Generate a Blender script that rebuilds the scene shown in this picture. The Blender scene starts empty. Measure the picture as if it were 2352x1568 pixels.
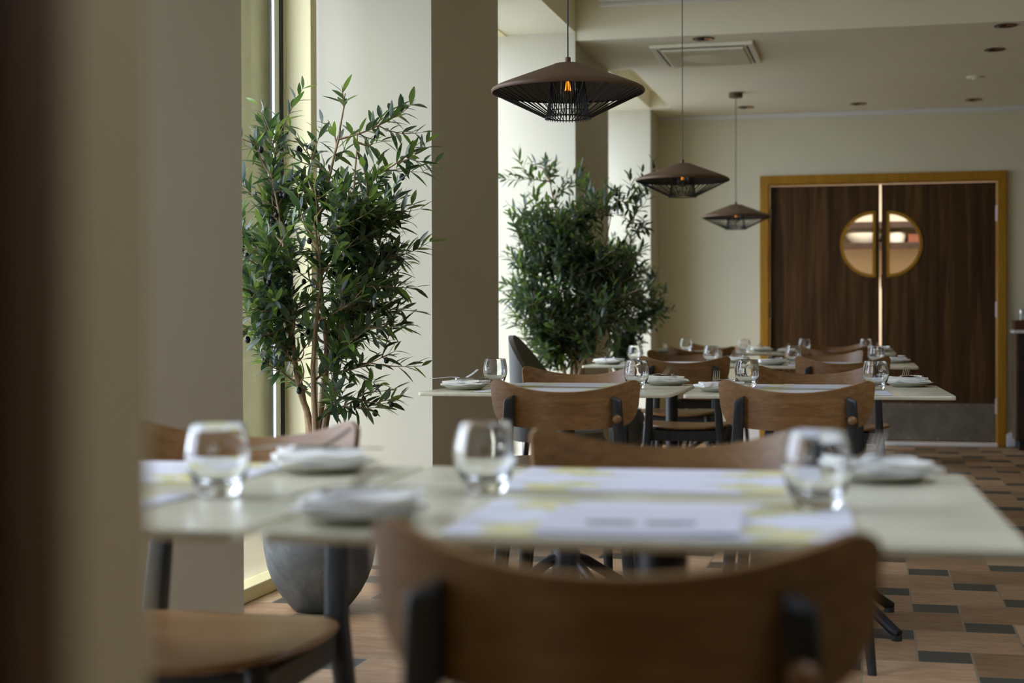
import bpy, bmesh, math, random
from mathutils import Vector, Matrix
PI = math.pi
scene = bpy.context.scene
COL = scene.collection

# ------------------------------------------------------------------ camera
F_PX, H_CAM = 3560.0, 0.95
TH = math.atan((2020 - 1176) / F_PX)      # yaw to the left of the room's long axis
PT = math.atan(49 / F_PX)                 # slight downward pitch
RO = 0.0026                               # slight roll
fw = Vector((-math.sin(TH) * math.cos(PT), math.cos(TH) * math.cos(PT), -math.sin(PT)))
rt = Vector((math.cos(TH), math.sin(TH), 0)); up = rt.cross(fw)
r2 = rt * math.cos(RO) - up * math.sin(RO); u2 = rt * math.sin(RO) + up * math.cos(RO)
cam_d = bpy.data.cameras.new('camera'); cam = bpy.data.objects.new('camera', cam_d); COL.objects.link(cam)
cam.matrix_world = Matrix(((r2.x, u2.x, -fw.x, 0), (r2.y, u2.y, -fw.y, 0), (r2.z, u2.z, -fw.z, H_CAM), (0, 0, 0, 1)))
cam_d.sensor_width = 36.0; cam_d.lens = F_PX / 2352 * 36
cam_d.clip_start = 0.02
cam_d.dof.use_dof = True; cam_d.dof.focus_distance = 5.2; cam_d.dof.aperture_fstop = 3.0; cam_d.dof.aperture_blades = 9
scene.camera = cam
# ------------------------------------------------------------------ light
scene.view_settings.view_transform = 'Standard'; scene.view_settings.look = 'None'
scene.view_settings.gamma = 1.0; scene.view_settings.use_curve_mapping = False
scene.view_settings.exposure = 0.0
SKY = 6.5
w = bpy.data.worlds.new('overcast_sky'); scene.world = w; w.use_nodes = True
bg = w.node_tree.nodes['Background']; bg.inputs[0].default_value = (0.885, 0.99, 1.28, 1); bg.inputs[1].default_value = SKY
sun_d = bpy.data.lights.new('hazy_sun', 'SUN'); sun_d.energy = 2.4; sun_d.angle = math.radians(28); sun_d.color = (1.0, .97, .93)
sun_o = bpy.data.objects.new('hazy_sun', sun_d); COL.objects.link(sun_o)
sun_o.rotation_euler = Vector((.54, .46, -.70)).to_track_quat('-Z', 'Y').to_euler()
cy = scene.cycles
cy.use_denoising = True; cy.max_bounces = 10; cy.diffuse_bounces = 6; cy.glossy_bounces = 5
cy.transmission_bounces = 10; cy.transparent_max_bounces = 12; cy.sample_clamp_indirect = 6.0; cy.blur_glossy = 0.5
cy.caustics_refractive = False; cy.caustics_reflective = False
def area(name, loc, rot, sx, sy, power=0, color=(1, 1, 1), portal=False):
    d = bpy.data.lights.new(name, 'AREA'); d.shape = 'RECTANGLE'; d.size = sx; d.size_y = sy
    d.energy = power; d.color = color
    o = bpy.data.objects.new(name, d); COL.objects.link(o); o.location = loc; o.rotation_euler = rot
    if portal: d.cycles.is_portal = True
    return o
# bays: (y0, y1) of every window opening along the left wall
BAYS = [(1.05, 2.83), (3.90, 5.72), (6.79, 8.61), (9.71, 11.56)]
XP, XG, XO = -1.671, -2.12, -2.32       # pillar face, glass plane, outer face of the wall
Z_SOF, Z_LOW, Z_HIGH = 2.572, 2.525, 2.79
Y_BACK = 12.03
for i, (a, b) in enumerate(BAYS):
    area('daylight_portal', (XG - 0.1, (a + b) / 2, 1.3), (0, -PI / 2, 0), 2.6, b - a, portal=True)
XR, YN = 3.6, -3.2       # right wall, wall behind the viewpoint
RL0 = (.50, 1.25, .3, 3.9)           # unseen rooflight, added in the high ceiling to brighten tables and floor
area('daylight_portal', ((RL0[0] + RL0[1]) / 2, (RL0[2] + RL0[3]) / 2, 2.95), (0, 0, 0), RL0[1] - RL0[0], RL0[3] - RL0[2], portal=True)
# kitchen ceiling lamp behind the doors
area('kitchen_lamp_light', (0.1, 13.2, 2.35), (0, 0, 0), 2.2, 0.5, 100, (1.0, 0.90, 0.79))

# ------------------------------------------------------------------ node helpers
class V:
    def __init__(s, nt, sock): s.nt, s.s = nt, sock
    def op(s, o, b=None, c=None):
        n = s.nt.nodes.new('ShaderNodeMath'); n.operation = o
        for i, q in enumerate((s, b, c)):
            if q is None: continue
            if isinstance(q, V): s.nt.links.new(q.s, n.inputs[i])
            else: n.inputs[i].default_value = q
        return V(s.nt, n.outputs[0])
    def __add__(s, b): return s.op('ADD', b)
    def __sub__(s, b): return s.op('SUBTRACT', b)
    def __mul__(s, b): return s.op('MULTIPLY', b)
    def __truediv__(s, b): return s.op('DIVIDE', b)
    def lt(s, b): return s.op('LESS_THAN', b)
    def gt(s, b): return s.op('GREATER_THAN', b)
    def floor(s): return s.op('FLOOR')
    def fract(s): return s.op('FRACT')
    def mx(s, b): return s.op('MAXIMUM', b)
    def mn(s, b): return s.op('MINIMUM', b)
def mat(name, col=(.5, .5, .5), rough=.5, metal=0, spec=.5, trans=0, ior=1.45, emit=None, estr=0):
    m = bpy.data.materials.new(name); m.use_nodes = True
    p = m.node_tree.nodes['Principled BSDF']
    p.inputs['Base Color'].default_value = (*col, 1); p.inputs['Roughness'].default_value = rough
    p.inputs['Metallic'].default_value = metal; p.inputs['Specular IOR Level'].default_value = spec
    p.inputs['Transmission Weight'].default_value = trans; p.inputs['IOR'].default_value = ior
    if emit: p.inputs['Emission Color'].default_value = (*emit, 1); p.inputs['Emission Strength'].default_value = estr
    return m
def N(m, t): return m.node_tree.nodes.new(t)
def L(m, a, b): m.node_tree.links.new(a, b)
def P(m): return m.node_tree.nodes['Principled BSDF']
def objco(m, scale=(1, 1, 1), rot=(0, 0, 0)):
    t = N(m, 'ShaderNodeTexCoord'); mp = N(m, 'ShaderNodeMapping'); L(m, t.outputs['Object'], mp.inputs[0])
    mp.inputs['Scale'].default_value = scale; mp.inputs['Rotation'].default_value = rot
    return mp.outputs[0]
def noise(m, co, scale, detail=3, rough=.55, dist=0):
    n = N(m, 'ShaderNodeTexNoise'); L(m, co, n.inputs['Vector'])
    n.inputs['Scale'].default_value = scale; n.inputs['Detail'].default_value = detail
    n.inputs['Roughness'].default_value = rough; n.inputs['Distortion'].default_value = dist
    return n.outputs[0]
def ramp(m, fac, stops):
    r = N(m, 'ShaderNodeValToRGB'); L(m, fac, r.inputs[0]); e = r.color_ramp.elements
    while len(e) < len(stops): e.new(0.5)
    for k, (p, c) in enumerate(stops): e[k].position = p; e[k].color = (*c, 1)
    return r.outputs[0]
def mix(m, fac, a, b, mode='MIX'):
    n = N(m, 'ShaderNodeMix'); n.data_type = 'RGBA'; n.blend_type = mode
    for s, q in ((n.inputs[0], fac), (n.inputs[6], a), (n.inputs[7], b)):
        if isinstance(q, V): L(m, q.s, s)
        elif hasattr(q, 'links'): L(m, q, s)
        elif isinstance(q, tuple): s.default_value = (*q, 1)
        else: s.default_value = q
    return n.outputs[2]
def bump(m, h, strength=.2, dist=.01):
    b = N(m, 'ShaderNodeBump'); L(m, h.s if isinstance(h, V) else h, b.inputs['Height'])
    b.inputs['Strength'].default_value = strength; b.inputs['Distance'].default_value = dist
    L(m, b.outputs[0], P(m).inputs['Normal'])
def sepxyz(m, co):
    s = N(m, 'ShaderNodeSeparateXYZ'); L(m, co, s.inputs[0])
    return [V(m.node_tree, s.outputs[i]) for i in range(3)]
def paint(name, col, rough=.6, var=.04, bs=.06):
    m = mat(name, col, rough, spec=.3); co = objco(m)
    n = noise(m, co, 1.7, 4)
    L(m, ramp(m, n, [(.3, tuple(c * (1 - var) for c in col)), (.7, col)]), P(m).inputs['Base Color'])
    bump(m, noise(m, co, 130, 3), bs, .004); return m
def wood(name, cols, scale=(1, 14, 14), rough=.4, spec=.4, rot=(0, 0, 0), dist=1.2, s=2.2):
    m = mat(name, cols[1], rough, spec=spec); co = objco(m, scale, rot)
    n1 = noise(m, co, s, 5, .6, dist); n2 = noise(m, co, s * 6, 3, .5, .3)
    a = V(m.node_tree, n1) * 0.75 + V(m.node_tree, n2) * 0.25
    L(m, ramp(m, a.s, [(.33, cols[0]), (.5, cols[1]), (.67, cols[2])]), P(m).inputs['Base Color'])
    bump(m, n2, .08, .002); return m

M = {}
M['wall'] = paint('wall_paint', (.70, .66, .48))
M['wallfar'] = paint('olive_brown_wall_paint', (.22, .175, .05))  # for the unseen walls, colour chosen to dim and warm the bounce light
M['ceil'] = paint('ceiling_paint', (.86, .81, .62))
M['pillar'] = paint('pillar_paint', (.62, .59, .46))
M['trimw'] = paint('white_trim_paint', (.74, .73, .70), .4, .02, .02)
M['partition'] = paint('tan_partition_paint', (.47, .375, .20))
M['yellow'] = paint('cream_window_frame_paint', (.90, .82, .47), .4, .02, .02)
M['gasket'] = mat('dark_window_gasket', (.012, .02, .02), .5)
M['alu'] = mat('aluminium_strip', (.75, .77, .77), .35, .6)
M['rib'] = paint('ribbed_panel_finish', (.66, .60, .46), .45)
_m = M['rib']; _t = N(_m, 'ShaderNodeBsdfTransparent'); _t.inputs[0].default_value = (.92, .92, .86, 1); _x = N(_m, 'ShaderNodeMixShader'); _x.inputs[0].default_value = .50
L(_m, P(_m).outputs[0], _x.inputs[1]); L(_m, _t.outputs[0], _x.inputs[2]); L(_m, _x.outputs[0], _m.node_tree.nodes['Material Output'].inputs[0])   # fluted frosted glass
M['charcoal'] = mat('charcoal_stained_wood', (.022, .024, .024), .42, spec=.45)
_co = objco(M['charcoal'], (30, 30, 3)); _n = noise(M['charcoal'], _co, 4, 4)
L(M['charcoal'], ramp(M['charcoal'], _n, [(.35, (.016, .018, .018)), (.65, (.032, .034, .033))]), P(M['charcoal']).inputs['Base Color'])
M['black'] = mat('black_powder_coat', (.014, .014, .015), .45)
M['ply'] = wood('oak_plywood', [(.165, .082, .026), (.225, .118, .042), (.29, .162, .066)], (1.6, 16, 26), .36, .45, dist=1.6)
P(M['ply']).inputs['Coat Weight'].default_value = .25; P(M['ply']).inputs['Coat Roughness'].default_value = .20
M['plyedge'] = wood('plywood_edge', [(.16, .08, .04), (.30, .17, .08), (.42, .27, .15)], (1, 60, 60), .5)
M['walnut'] = wood('walnut_veneer', [(.024, .0105, .0032), (.062, .028, .0082), (.135, .066, .020)], (11, 11, .45), .42, .35, dist=.9, s=1.6)
M['oakframe'] = wood('yellow_oak_frame', [(.27, .125, .006), (.36, .175, .010), (.43, .22, .016)], (20, 20, 1.2), .45)
M['darkwood'] = wood('dark_brown_wood', [(.055, .025, .009), (.075, .035, .013), (.10, .048, .018)], (18, 18, .8), .5)
M['cabwood'] = wood('dark_cabinet_wood', [(.020, .010, .006), (.034, .018, .010), (.05, .028, .015)], (15, 15, 1), .45)
M['cabside'] = wood('cabinet_lit_side_wood', [(.09, .058, .033), (.13, .085, .05), (.17, .11, .07)], (15, 15, 1), .5)  # lighter copy of the cabinet wood, light on the side put into the colour
M['traywood'] = wood('reddish_tray_wood', [(.05, .018, .008), (.085, .03, .014), (.12, .05, .024)], (2, 18, 18), .4)
M['bark'] = wood('olive_bark', [(.17, .115, .065), (.27, .19, .11), (.36, .265, .165)], (30, 30, 6), .8, .1)
M['steel'] = mat('brushed_steel', (.68, .65, .60), .34, .8)
M['cutlery'] = mat('polished_cutlery_steel', (.62, .62, .60), .16, 1)
M['kick'] = mat('worn_steel_kick_plate', (.27, .245, .205), .42, .75)
_co = objco(M['kick'], (1, 1, 1)); _n = noise(M['kick'], _co, 9, 5, .65, .5)
L(M['kick'], ramp(M['kick'], _n, [(.3, (.20, .18, .15)), (.7, (.32, .29, .245))]), P(M['kick']).inputs['Base Color'])
M['copper'] = mat('copper_reflector', (.62, .24, .12), .25, 1)
M['plastic'] = mat('cream_plastic', (.86, .83, .66), .45)
M['slot'] = mat('dark_slot', (.02, .025, .02), .6)
M['pend'] = mat('brown_metal_shade', (.118, .070, .036), .55, .1, .4); bump(M['pend'], noise(M['pend'], objco(M['pend']), 320, 2), .12, .002)
M['pendin'] = mat('dark_shade_lining', (.035, .034, .022), .6)
M['wire'] = mat('black_lamp_wire', (.010, .009, .009), .45)
M['glass'] = mat('tumbler_glass', (.97, .98, .97), .0, trans=1, ior=1.48)
M['filament'] = mat('glowing_filament', (1, .5, .1), .5, emit=(1, .36, .04), estr=1.6)
M['etch'] = mat('frosted_etching', (.80, .82, .80), .7)
M['napkin'] = paint('white_linen', (.88, .88, .82), .85, .05, .2)
M['plate'] = mat('pale_grey_stoneware', (.56, .56, .50), .35); bump(M['plate'], noise(M['plate'], objco(M['plate']), 200, 2), .05, .002)
M['pot'] = mat('weathered_grey_pot', (.09, .10, .10), .6)
_co = objco(M['pot'], (1, 1, 1)); _n = V(M['pot'].node_tree, noise(M['pot'], _co, 7, 6, .7, .6)); _n2 = V(M['pot'].node_tree, noise(M['pot'], objco(M['pot'], (40, 40, 9)), 1.0, 2))
_c = ramp(M['pot'], _n.s, [(.3, (.055, .062, .064)), (.5, (.095, .105, .108)), (.72, (.16, .175, .18))])
_c = mix(M['pot'], (_n2.lt(.27)) * .75, _c, (.02, .022, .022))
L(M['pot'], _c, P(M['pot']).inputs['Base Color']); bump(M['pot'], _n, .25, .01)
M['soil'] = paint('dark_soil', (.03, .02, .014), .9, .5, .6)
M['olive'] = mat('black_olive_skin', (.008, .012, .009), .25)
M['greyfab'] = paint('grey_shell', (.135, .13, .10), .6, .08)
M['valve'] = mat('cream_valve_plastic', (.55, .52, .42), .5)
M['shaker'] = mat('shaker_glass', (.93, .96, .93), .02, trans=1, ior=1.45)
M['cream'] = paint('kitchen_cream_wall', (.80, .72, .60), .35)
M['brownbox'] = mat('brown_board', (.16, .045, .02), .5)
M['bowl'] = mat('translucent_bowl', (.75, .74, .66), .3)
M['stone'] = paint('exterior_render', (.66, .64, .40), .8, .35, .5)
M['bluestone'] = paint('exterior_blue_grey', (.38, .44, .40), .8, .3, .3)
M['pave'] = paint('exterior_paving', (.30, .29, .27), .8, .2)
# leaves: waxy green, paler beneath, some young yellow-green ones (vertex colour attribute 'age')
def leafmat():
    m = mat('olive_leaf', (.03, .06, .03), .33, spec=.55)
    a = N(m, 'ShaderNodeAttribute'); a.attribute_name = 'age'
    geo = N(m, 'ShaderNodeNewGeometry')
    c = ramp(m, a.outputs['Fac'], [(0, (.008, .022, .015)), (.6, (.018, .036, .023)), (.85, (.038, .068, .027)), (1, (.11, .19, .025))])
    c2 = mix(m, V(m.node_tree, geo.outputs['Backfacing']) * .75, c, (.075, .098, .070))
    L(m, c2, P(m).inputs['Base Color'])
    tr = N(m, 'ShaderNodeBsdfTranslucent'); ct = ramp(m, a.outputs['Fac'], [(0, (.05, .12, .03)), (1, (.30, .46, .05))]); L(m, ct, tr.inputs[0])
    ms = N(m, 'ShaderNodeMixShader'); ms.inputs[0].default_value = .28
    L(m, P(m).outputs[0], ms.inputs[1]); L(m, tr.outputs[0], ms.inputs[2])
    L(m, ms.outputs[0], m.node_tree.nodes['Material Output'].inputs[0]); return m
M['leaf'] = leafmat()
def panemat(name, tint, refl):
    m = bpy.data.materials.new(name); m.use_nodes = True; nt = m.node_tree; nt.nodes.remove(nt.nodes['Principled BSDF'])
    t = N(m, 'ShaderNodeBsdfTransparent'); t.inputs[0].default_value = (*tint, 1)
    g = N(m, 'ShaderNodeBsdfGlossy'); g.inputs['Roughness'].default_value = .02
    lw = N(m, 'ShaderNodeFresnel'); lw.inputs[0].default_value = 1.35
    k = V(nt, lw.outputs[0]) * refl
    ms = N(m, 'ShaderNodeMixShader'); L(m, k.s, ms.inputs[0]); L(m, t.outputs[0], ms.inputs[1]); L(m, g.outputs[0], ms.inputs[2])
    L(m, ms.outputs[0], nt.nodes['Material Output'].inputs[0]); return m
M['pane'] = panemat('window_pane', (.96, .97, .96), .15)
M['bulbglass'] = panemat('clear_bulb_glass', (.97, .96, .93), .8)
M['doorpane'] = panemat('door_pane', (.98, .98, .97), .5)
# floor: pinwheel of large terracotta squares and small slate squares
def floormat():
    m = mat('terracotta_and_slate_tiles', (.3, .15, .08), .5, spec=.4); nt = m.node_tree
    t = N(m, 'ShaderNodeTexCoord'); X, Y, Z = sepxyz(m, t.outputs['Object'])
    B = .1500
    u = (X - .1045) / B; v = (Y - .6825) / B
    i, j = u.floor(), v.floor(); fx, fy = u.fract(), v.fract()
    mm = (i + j * 3.0).op('FLOORED_MODULO', 5.0)
    def eq(k): return (mm - k).op('ABSOLUTE').lt(.5)
    d0, d1, d2, d3, d4 = [eq(float(k)) for k in range(5)]
    G = .022
    l, r, b, tp = fx.lt(G), fx.gt(1 - G), fy.lt(G), fy.gt(1 - G)
    grout = (d0 * l.mx(r).mx(b).mx(tp)).mx(d3 * l.mx(b)).mx(d4 * r.mx(b)).mx(d1 * l.mx(tp)).mx(d2 * r.mx(tp))
    # id of the large tile: its lower-left cell
    di = i - (d4.mx(d2)); dj = j - (d1.mx(d2))
    cmb = N(m, 'ShaderNodeCombineXYZ'); L(m, di.s, cmb.inputs[0]); L(m, dj.s, cmb.inputs[1])
    wn = N(m, 'ShaderNodeTexWhiteNoise'); L(m, cmb.outputs[0], wn.inputs[0]); rnd = V(nt, wn.outputs[0])
    co = objco(m, (1, 3.0, 1)); n1 = V(nt, noise(m, co, 9, 8, .72, .5)); n2 = V(nt, noise(m, objco(m, (1.2, 6, 1)), 34, 5, .75))
    tone = n1 * .5 + n2 * .2 + rnd * .30
    terra = ramp(m, tone.s, [(.32, (.22, .125, .060)), (.5, (.40, .242, .130)), (.68, (.60, .41, .245))])
    slate = ramp(m, (n1 * .6 + n2 * .4).s, [(.3, (.045, .043, .034)), (.6, (.085, .083, .068)), (.8, (.16, .155, .13))])
    c = mix(m, d0, terra, slate); c = mix(m, grout, c, (.30, .235, .155))
    L(m, c, P(m).inputs['Base Color'])
    rr = (n2 * .25) + .33; L(m, rr.s, P(m).inputs['Roughness'])
    h = (n1 * .3 + n2 * .3) - grout * .8 - d0 * .25
    bump(m, h, .5, .006); return m
M['floor'] = floormat()
def tabletopmat():
    m = mat('pale_stone_laminate', (.60, .585, .50), .22, spec=.5); nt = m.node_tree
    n1 = noise(m, objco(m, (2.5, 9, 4)), 1.6, 6, .65, 1.3)
    L(m, ramp(m, n1, [(.30, (.52, .50, .37)), (.47, (.67, .64, .475)), (.68, (.73, .70, .53))]), P(m).inputs['Base Color'])
    return m
M['top'] = tabletopmat()
# printed paper mat: lavender-white paper, lemons and leaves at the corners, faint lines of text
def papermat():
    m = mat('lemon_print_paper', (.70, .70, .76), .6, spec=.3); nt = m.node_tree
    t = N(m, 'ShaderNodeTexCoord'); X, Y, Z = sepxyz(m, t.outputs['Object'])
    nn = V(nt, noise(m, t.outputs['Object'], 60, 2)) - .5
    def ell(cx, cy, rx, ry, a):
        dx, dy = X - cx, Y - cy; ca, sa = math.cos(a), math.sin(a)
        p = (dx * ca + dy * sa) / rx; q = (dy * ca - dx * sa) / ry
        return (p * p + q * q + nn * .6).lt(1.0)
    lem = leaf = None
    for sx in (-1, 1):
        for sy in (-1, 1):
            for dx, dy, a in ((0, 0, .5), (.045, .022, -.4), (.012, -.05 * 1, .1)):
                e = ell(sx * (.150 - dx), sy * (.095 - dy * 1), .030, .020, a * sx * sy); lem = e if lem is None else lem.mx(e)
            for dx, dy, a in ((.035, -.016, 1.0), (-.025, .03, -.5), (.07, .035, .3), (.03, .045, .9)):
                e = ell(sx * (.150 - dx), sy * (.095 - dy), .034, .009, a * sx * sy); leaf = e if leaf is None else leaf.mx(e)
    line = ((Y * 62.0).fract().lt(.32)) * (X.op('ABSOLUTE').lt(.10)) * (Y.op('ABSOLUTE').lt(.10)) * (V(nt, noise(m, objco(m, (130, 40, 1)), 1, 1)).gt(.42))
    c = mix(m, line * .22, (.68, .685, .745), (.25, .25, .30))
    c = mix(m, leaf * .6, c, (.36, .41, .24)); c = mix(m, lem * .85, c, (.62, .56, .10))
    L(m, c, P(m).inputs['Base Color']); return m
M['paper'] = papermat()
def menumat():
    m = mat('menu_card_paper', (.62, .61, .66), .55, spec=.3); nt = m.node_tree
    t = N(m, 'ShaderNodeTexCoord'); X, Y, Z = sepxyz(m, t.outputs['Object'])
    nn = V(nt, noise(m, objco(m, (150, 40, 1)), 1, 2))
    mark = (X.op('ABSOLUTE').lt(.058)) * (X.op('ABSOLUTE').gt(.006)) * ((Y + .028).op('ABSOLUTE').lt(.013)) * nn.gt(.36)
    c = mix(m, mark, (.62, .61, .665), (.05, .042, .04)); L(m, c, P(m).inputs['Base Color']); return m
M['menu'] = menumat()

# ------------------------------------------------------------------ mesh helpers
def link(name, bm, m, parent=None, smooth=True, loc=None, ang=35):
    bmesh.ops.recalc_face_normals(bm, faces=bm.faces)
    me = bpy.data.meshes.new(name); bm.to_mesh(me); bm.free()
    me.materials.append(m if not isinstance(m, str) else M[m])
    if smooth:
        me.shade_smooth()
        try: me.set_sharp_from_angle(angle=math.radians(ang))
        except Exception: pass
    o = bpy.data.objects.new(name, me); COL.objects.link(o)
    if parent: o.parent = parent
    if loc: o.location = loc
    return o
def tag(o, label, cat, group=None, kind=None):
    o['label'] = label; o['category'] = cat
    if group: o['group'] = group
    if kind: o['kind'] = kind
    return o
def empty(name, label, cat, loc=(0, 0, 0), rz=0, group=None):
    o = bpy.data.objects.new(name, None); COL.objects.link(o); o.location = loc; o.rotation_euler = (0, 0, rz)
    o.empty_display_size = .1
    return tag(o, label, cat, group)
def struct(name, bm, m, parent=None, smooth=False):
    o = link(name, bm, m, parent, smooth)
    if not parent: o['kind'] = 'structure'
    return o
def dup(root, loc, rz, label, group=None):
    r = root.copy(); COL.objects.link(r); r.location = loc; r.rotation_euler = (0, 0, rz); r['label'] = label
    if group: r['group'] = group
    for ch in root.children:
        c = ch.copy(); COL.objects.link(c); c.parent = r
        for g in ch.children:
            d = g.copy(); COL.objects.link(d); d.parent = c
    return r
def box(bm, x0, x1, y0, y1, z0, z1, bev=0, seg=2):
    v = [bm.verts.new((x, y, z)) for x in (x0, x1) for y in (y0, y1) for z in (z0, z1)]
    fs = [bm.faces.new([v[k] for k in q]) for q in ((0, 1, 3, 2), (4, 6, 7, 5), (0, 4, 5, 1), (2, 3, 7, 6), (0, 2, 6, 4), (1, 5, 7, 3))]
    if bev:
        es = set(e for f in fs for e in f.edges)
        bmesh.ops.bevel(bm, geom=list(es), offset=bev, segments=seg, profile=.5, affect='EDGES')
    return bm
def nb(): return bmesh.new()
def frame_basis(d):
    d = d.normalized(); a = Vector((0, 0, 1)) if abs(d.z) < .9 else Vector((1, 0, 0))
    s = d.cross(a).normalized(); return s, s.cross(d).normalized()
def tube(bm, pts, radii, n=8, cap=True):
    pts = [Vector(p) for p in pts]
    if not hasattr(radii, '__len__'): radii = [radii] * len(pts)
    rings = []; s0 = None
    for k, p in enumerate(pts):
        d = (pts[min(k + 1, len(pts) - 1)] - pts[max(k - 1, 0)])
        if d.length < 1e-9: d = Vector((0, 0, 1))
        d.normalize()
        if s0 is None: s, t = frame_basis(d)
        else:
            s = (s0 - d * s0.dot(d)); s = s.normalized() if s.length > 1e-6 else frame_basis(d)[0]; t = s.cross(d).normalized()
        s0 = s
        rings.append([bm.verts.new(p + (s * math.cos(2 * PI * i / n) + t * math.sin(2 * PI * i / n)) * radii[k]) for i in range(n)])
    for a, b in zip(rings, rings[1:]):
        for i in range(n): bm.faces.new((a[i], a[(i + 1) % n], b[(i + 1) % n], b[i]))
    if cap:
        bm.faces.new(rings[0][::-1]); bm.faces.new(rings[-1])
    return bm
def lathe(bm, prof, n=32, c=(0, 0, 0), close=False):
    cx, cyy, cz = c; rings = []
    for r, z in prof:
        if r < 1e-6: rings.append([bm.verts.new((cx, cyy, cz + z))])
        else: rings.append([bm.verts.new((cx + r * math.cos(2 * PI * i / n), cyy + r * math.sin(2 * PI * i / n), cz + z)) for i in range(n)])
    prs = list(zip(rings, rings[1:]))
    if close: prs.append((rings[-1], rings[0]))
    for a, b in prs:
        for i in range(n):
            k = (i + 1) % n
            if len(a) == 1 and len(b) == 1: continue
            if len(a) == 1: bm.faces.new((a[0], b[k], b[i]))
            elif len(b) == 1: bm.faces.new((a[i], a[k], b[0]))
            else: bm.faces.new((a[i], a[k], b[k], b[i]))
    return bm
def loft(bm, rings, cap=True):
    R = [[bm.verts.new(p) for p in r] for r in rings]; n = len(R[0])
    for a, b in zip(R, R[1:]):
        for i in range(n): bm.faces.new((a[i], a[(i + 1) % n], b[(i + 1) % n], b[i]))
    if cap: bm.faces.new(R[0][::-1]); bm.faces.new(R[-1])
    return bm
def rrect(hx, hy, r, n=4):
    out = []
    for sx, sy, a0 in ((1, 1, 0), (-1, 1, PI / 2), (-1, -1, PI), (1, -1, 1.5 * PI)):
        for k in range(n + 1):
            a = a0 + PI / 2 * k / n
            out.append((sx * (hx - r) + r * math.cos(a), sy * (hy - r) + r * math.sin(a)))
    return out
def plateprism(bm, pts, z0, z1, ch=.001):
    cx = sum(p[0] for p in pts) / len(pts); cyy = sum(p[1] for p in pts) / len(pts)
    def ins(d):
        o = []
        for x, y in pts:
            q = math.hypot(x - cx, y - cyy) or 1; o.append((x - (x - cx) / q * d, y - (y - cyy) / q * d))
        return o
    i = ins(ch)
    return loft(bm, [[(x, y, z0) for x, y in i], [(x, y, z0 + ch) for x, y in pts], [(x, y, z1 - ch) for x, y in pts], [(x, y, z1) for x, y in i]])
def sheet(bm, grid, th):
    """solid curved sheet from a grid of points, thickened by th along the normals"""
    nu, nv = len(grid), len(grid[0]); G = [[Vector(p) for p in r] for r in grid]
    def nrm(i, j):
        a = G[min(i + 1, nu - 1)][j] - G[max(i - 1, 0)][j]; b = G[i][min(j + 1, nv - 1)] - G[i][max(j - 1, 0)]
        q = a.cross(b); return q.normalized() if q.length > 1e-12 else Vector((0, 1, 0))
    A = [[bm.verts.new(G[i][j] + nrm(i, j) * th / 2) for j in range(nv)] for i in range(nu)]
    B = [[bm.verts.new(G[i][j] - nrm(i, j) * th / 2) for j in range(nv)] for i in range(nu)]
    for i in range(nu - 1):
        for j in range(nv - 1):
            bm.faces.new((A[i][j], A[i + 1][j], A[i + 1][j + 1], A[i][j + 1])); bm.faces.new((B[i][j], B[i][j + 1], B[i + 1][j + 1], B[i + 1][j]))
    rim = [(i, 0) for i in range(nu)] + [(nu - 1, j) for j in range(1, nv)] + [(i, nv - 1) for i in range(nu - 2, -1, -1)] + [(0, j) for j in range(nv - 2, 0, -1)]
    for k in range(len(rim)):
        (i, j), (p, q) = rim[k], rim[(k + 1) % len(rim)]
        bm.faces.new((A[i][j], B[i][j], B[p][q], A[p][q]))
    return bm
rnd = random.Random(11)

# ================================================================== SETTING
b = nb(); box(b, XO, XR + .1, YN - .1, 14.6, -.12, 0); struct('floor', b, 'floor')
# left wall: pillars between the bays, each running from floor to ceiling
edges = [YN] + [q for ab in BAYS for q in ab] + [Y_BACK + .12]
k = 0
for y0, y1 in zip(edges[0::2], edges[1::2]):
    if y1 - y0 < .02: continue
    b = nb(); box(b, XO, XP, y0, y1, 0, Z_HIGH + .1); o = struct('wall_left', b, 'pillar')
# bay soffits and the beam over the windows (its room face is the beam side)
b = nb()
for y0, y1 in BAYS[:3]: box(b, XO, XP, y0, y1, Z_SOF, Z_HIGH + .1)
y0, y1 = BAYS[3]; box(b, XO, XP, y0, y1, Z_LOW, Z_HIGH + .1)
struct('ceiling_bay', b, 'ceil')
# high ceiling in the near part; bulkhead; low ceiling with a lighting recess
b = nb(); box(b, XP, RL0[0], YN, 8.62, Z_HIGH, Z_HIGH + .1); box(b, RL0[1], XR, YN, 8.62, Z_HIGH, Z_HIGH + .1)
box(b, RL0[0], RL0[1], YN, RL0[2], Z_HIGH, Z_HIGH + .1); box(b, RL0[0], RL0[1], RL0[3], 8.62, Z_HIGH, Z_HIGH + .1); struct('ceiling', b, 'ceil')
w_ = bpy.data.objects.new('window_5', None); COL.objects.link(w_); w_.location = (RL0[0], RL0[2], Z_HIGH + .06); w_['kind'] = 'structure'  # added rooflight out of view, only there for more light from above
b = nb(); q, hh = RL0[3] - RL0[2], RL0[1] - RL0[0]
for k in range(5): box(b, 0, hh, max(0, q * k / 4 - .025), min(q, q * k / 4 + .025), -.02, .03)
box(b, 0, .04, 0, q, -.02, .03); box(b, hh - .04, hh, 0, q, -.02, .03); link('window_frame', b, 'trimw', w_, False)
b = nb(); box(b, .02, hh - .02, .02, q - .02, .004, .01); link('pane', b, 'pane', w_, False)
SX0, SX1, SY0, SY1 = -1.665, -1.51, 9.69, 11.49
b = nb(); zt = Z_HIGH + .1
box(b, XP, XR, 8.62, SY0, Z_LOW, zt); box(b, XP, XR, SY1, 14.6, Z_LOW, zt)
box(b, XP, SX0, SY0, SY1, Z_LOW, zt); box(b, SX1, XR, SY0, SY1, Z_LOW, zt); box(b, SX0, SX1, SY0, SY1, Z_LOW + .12, zt)
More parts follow.
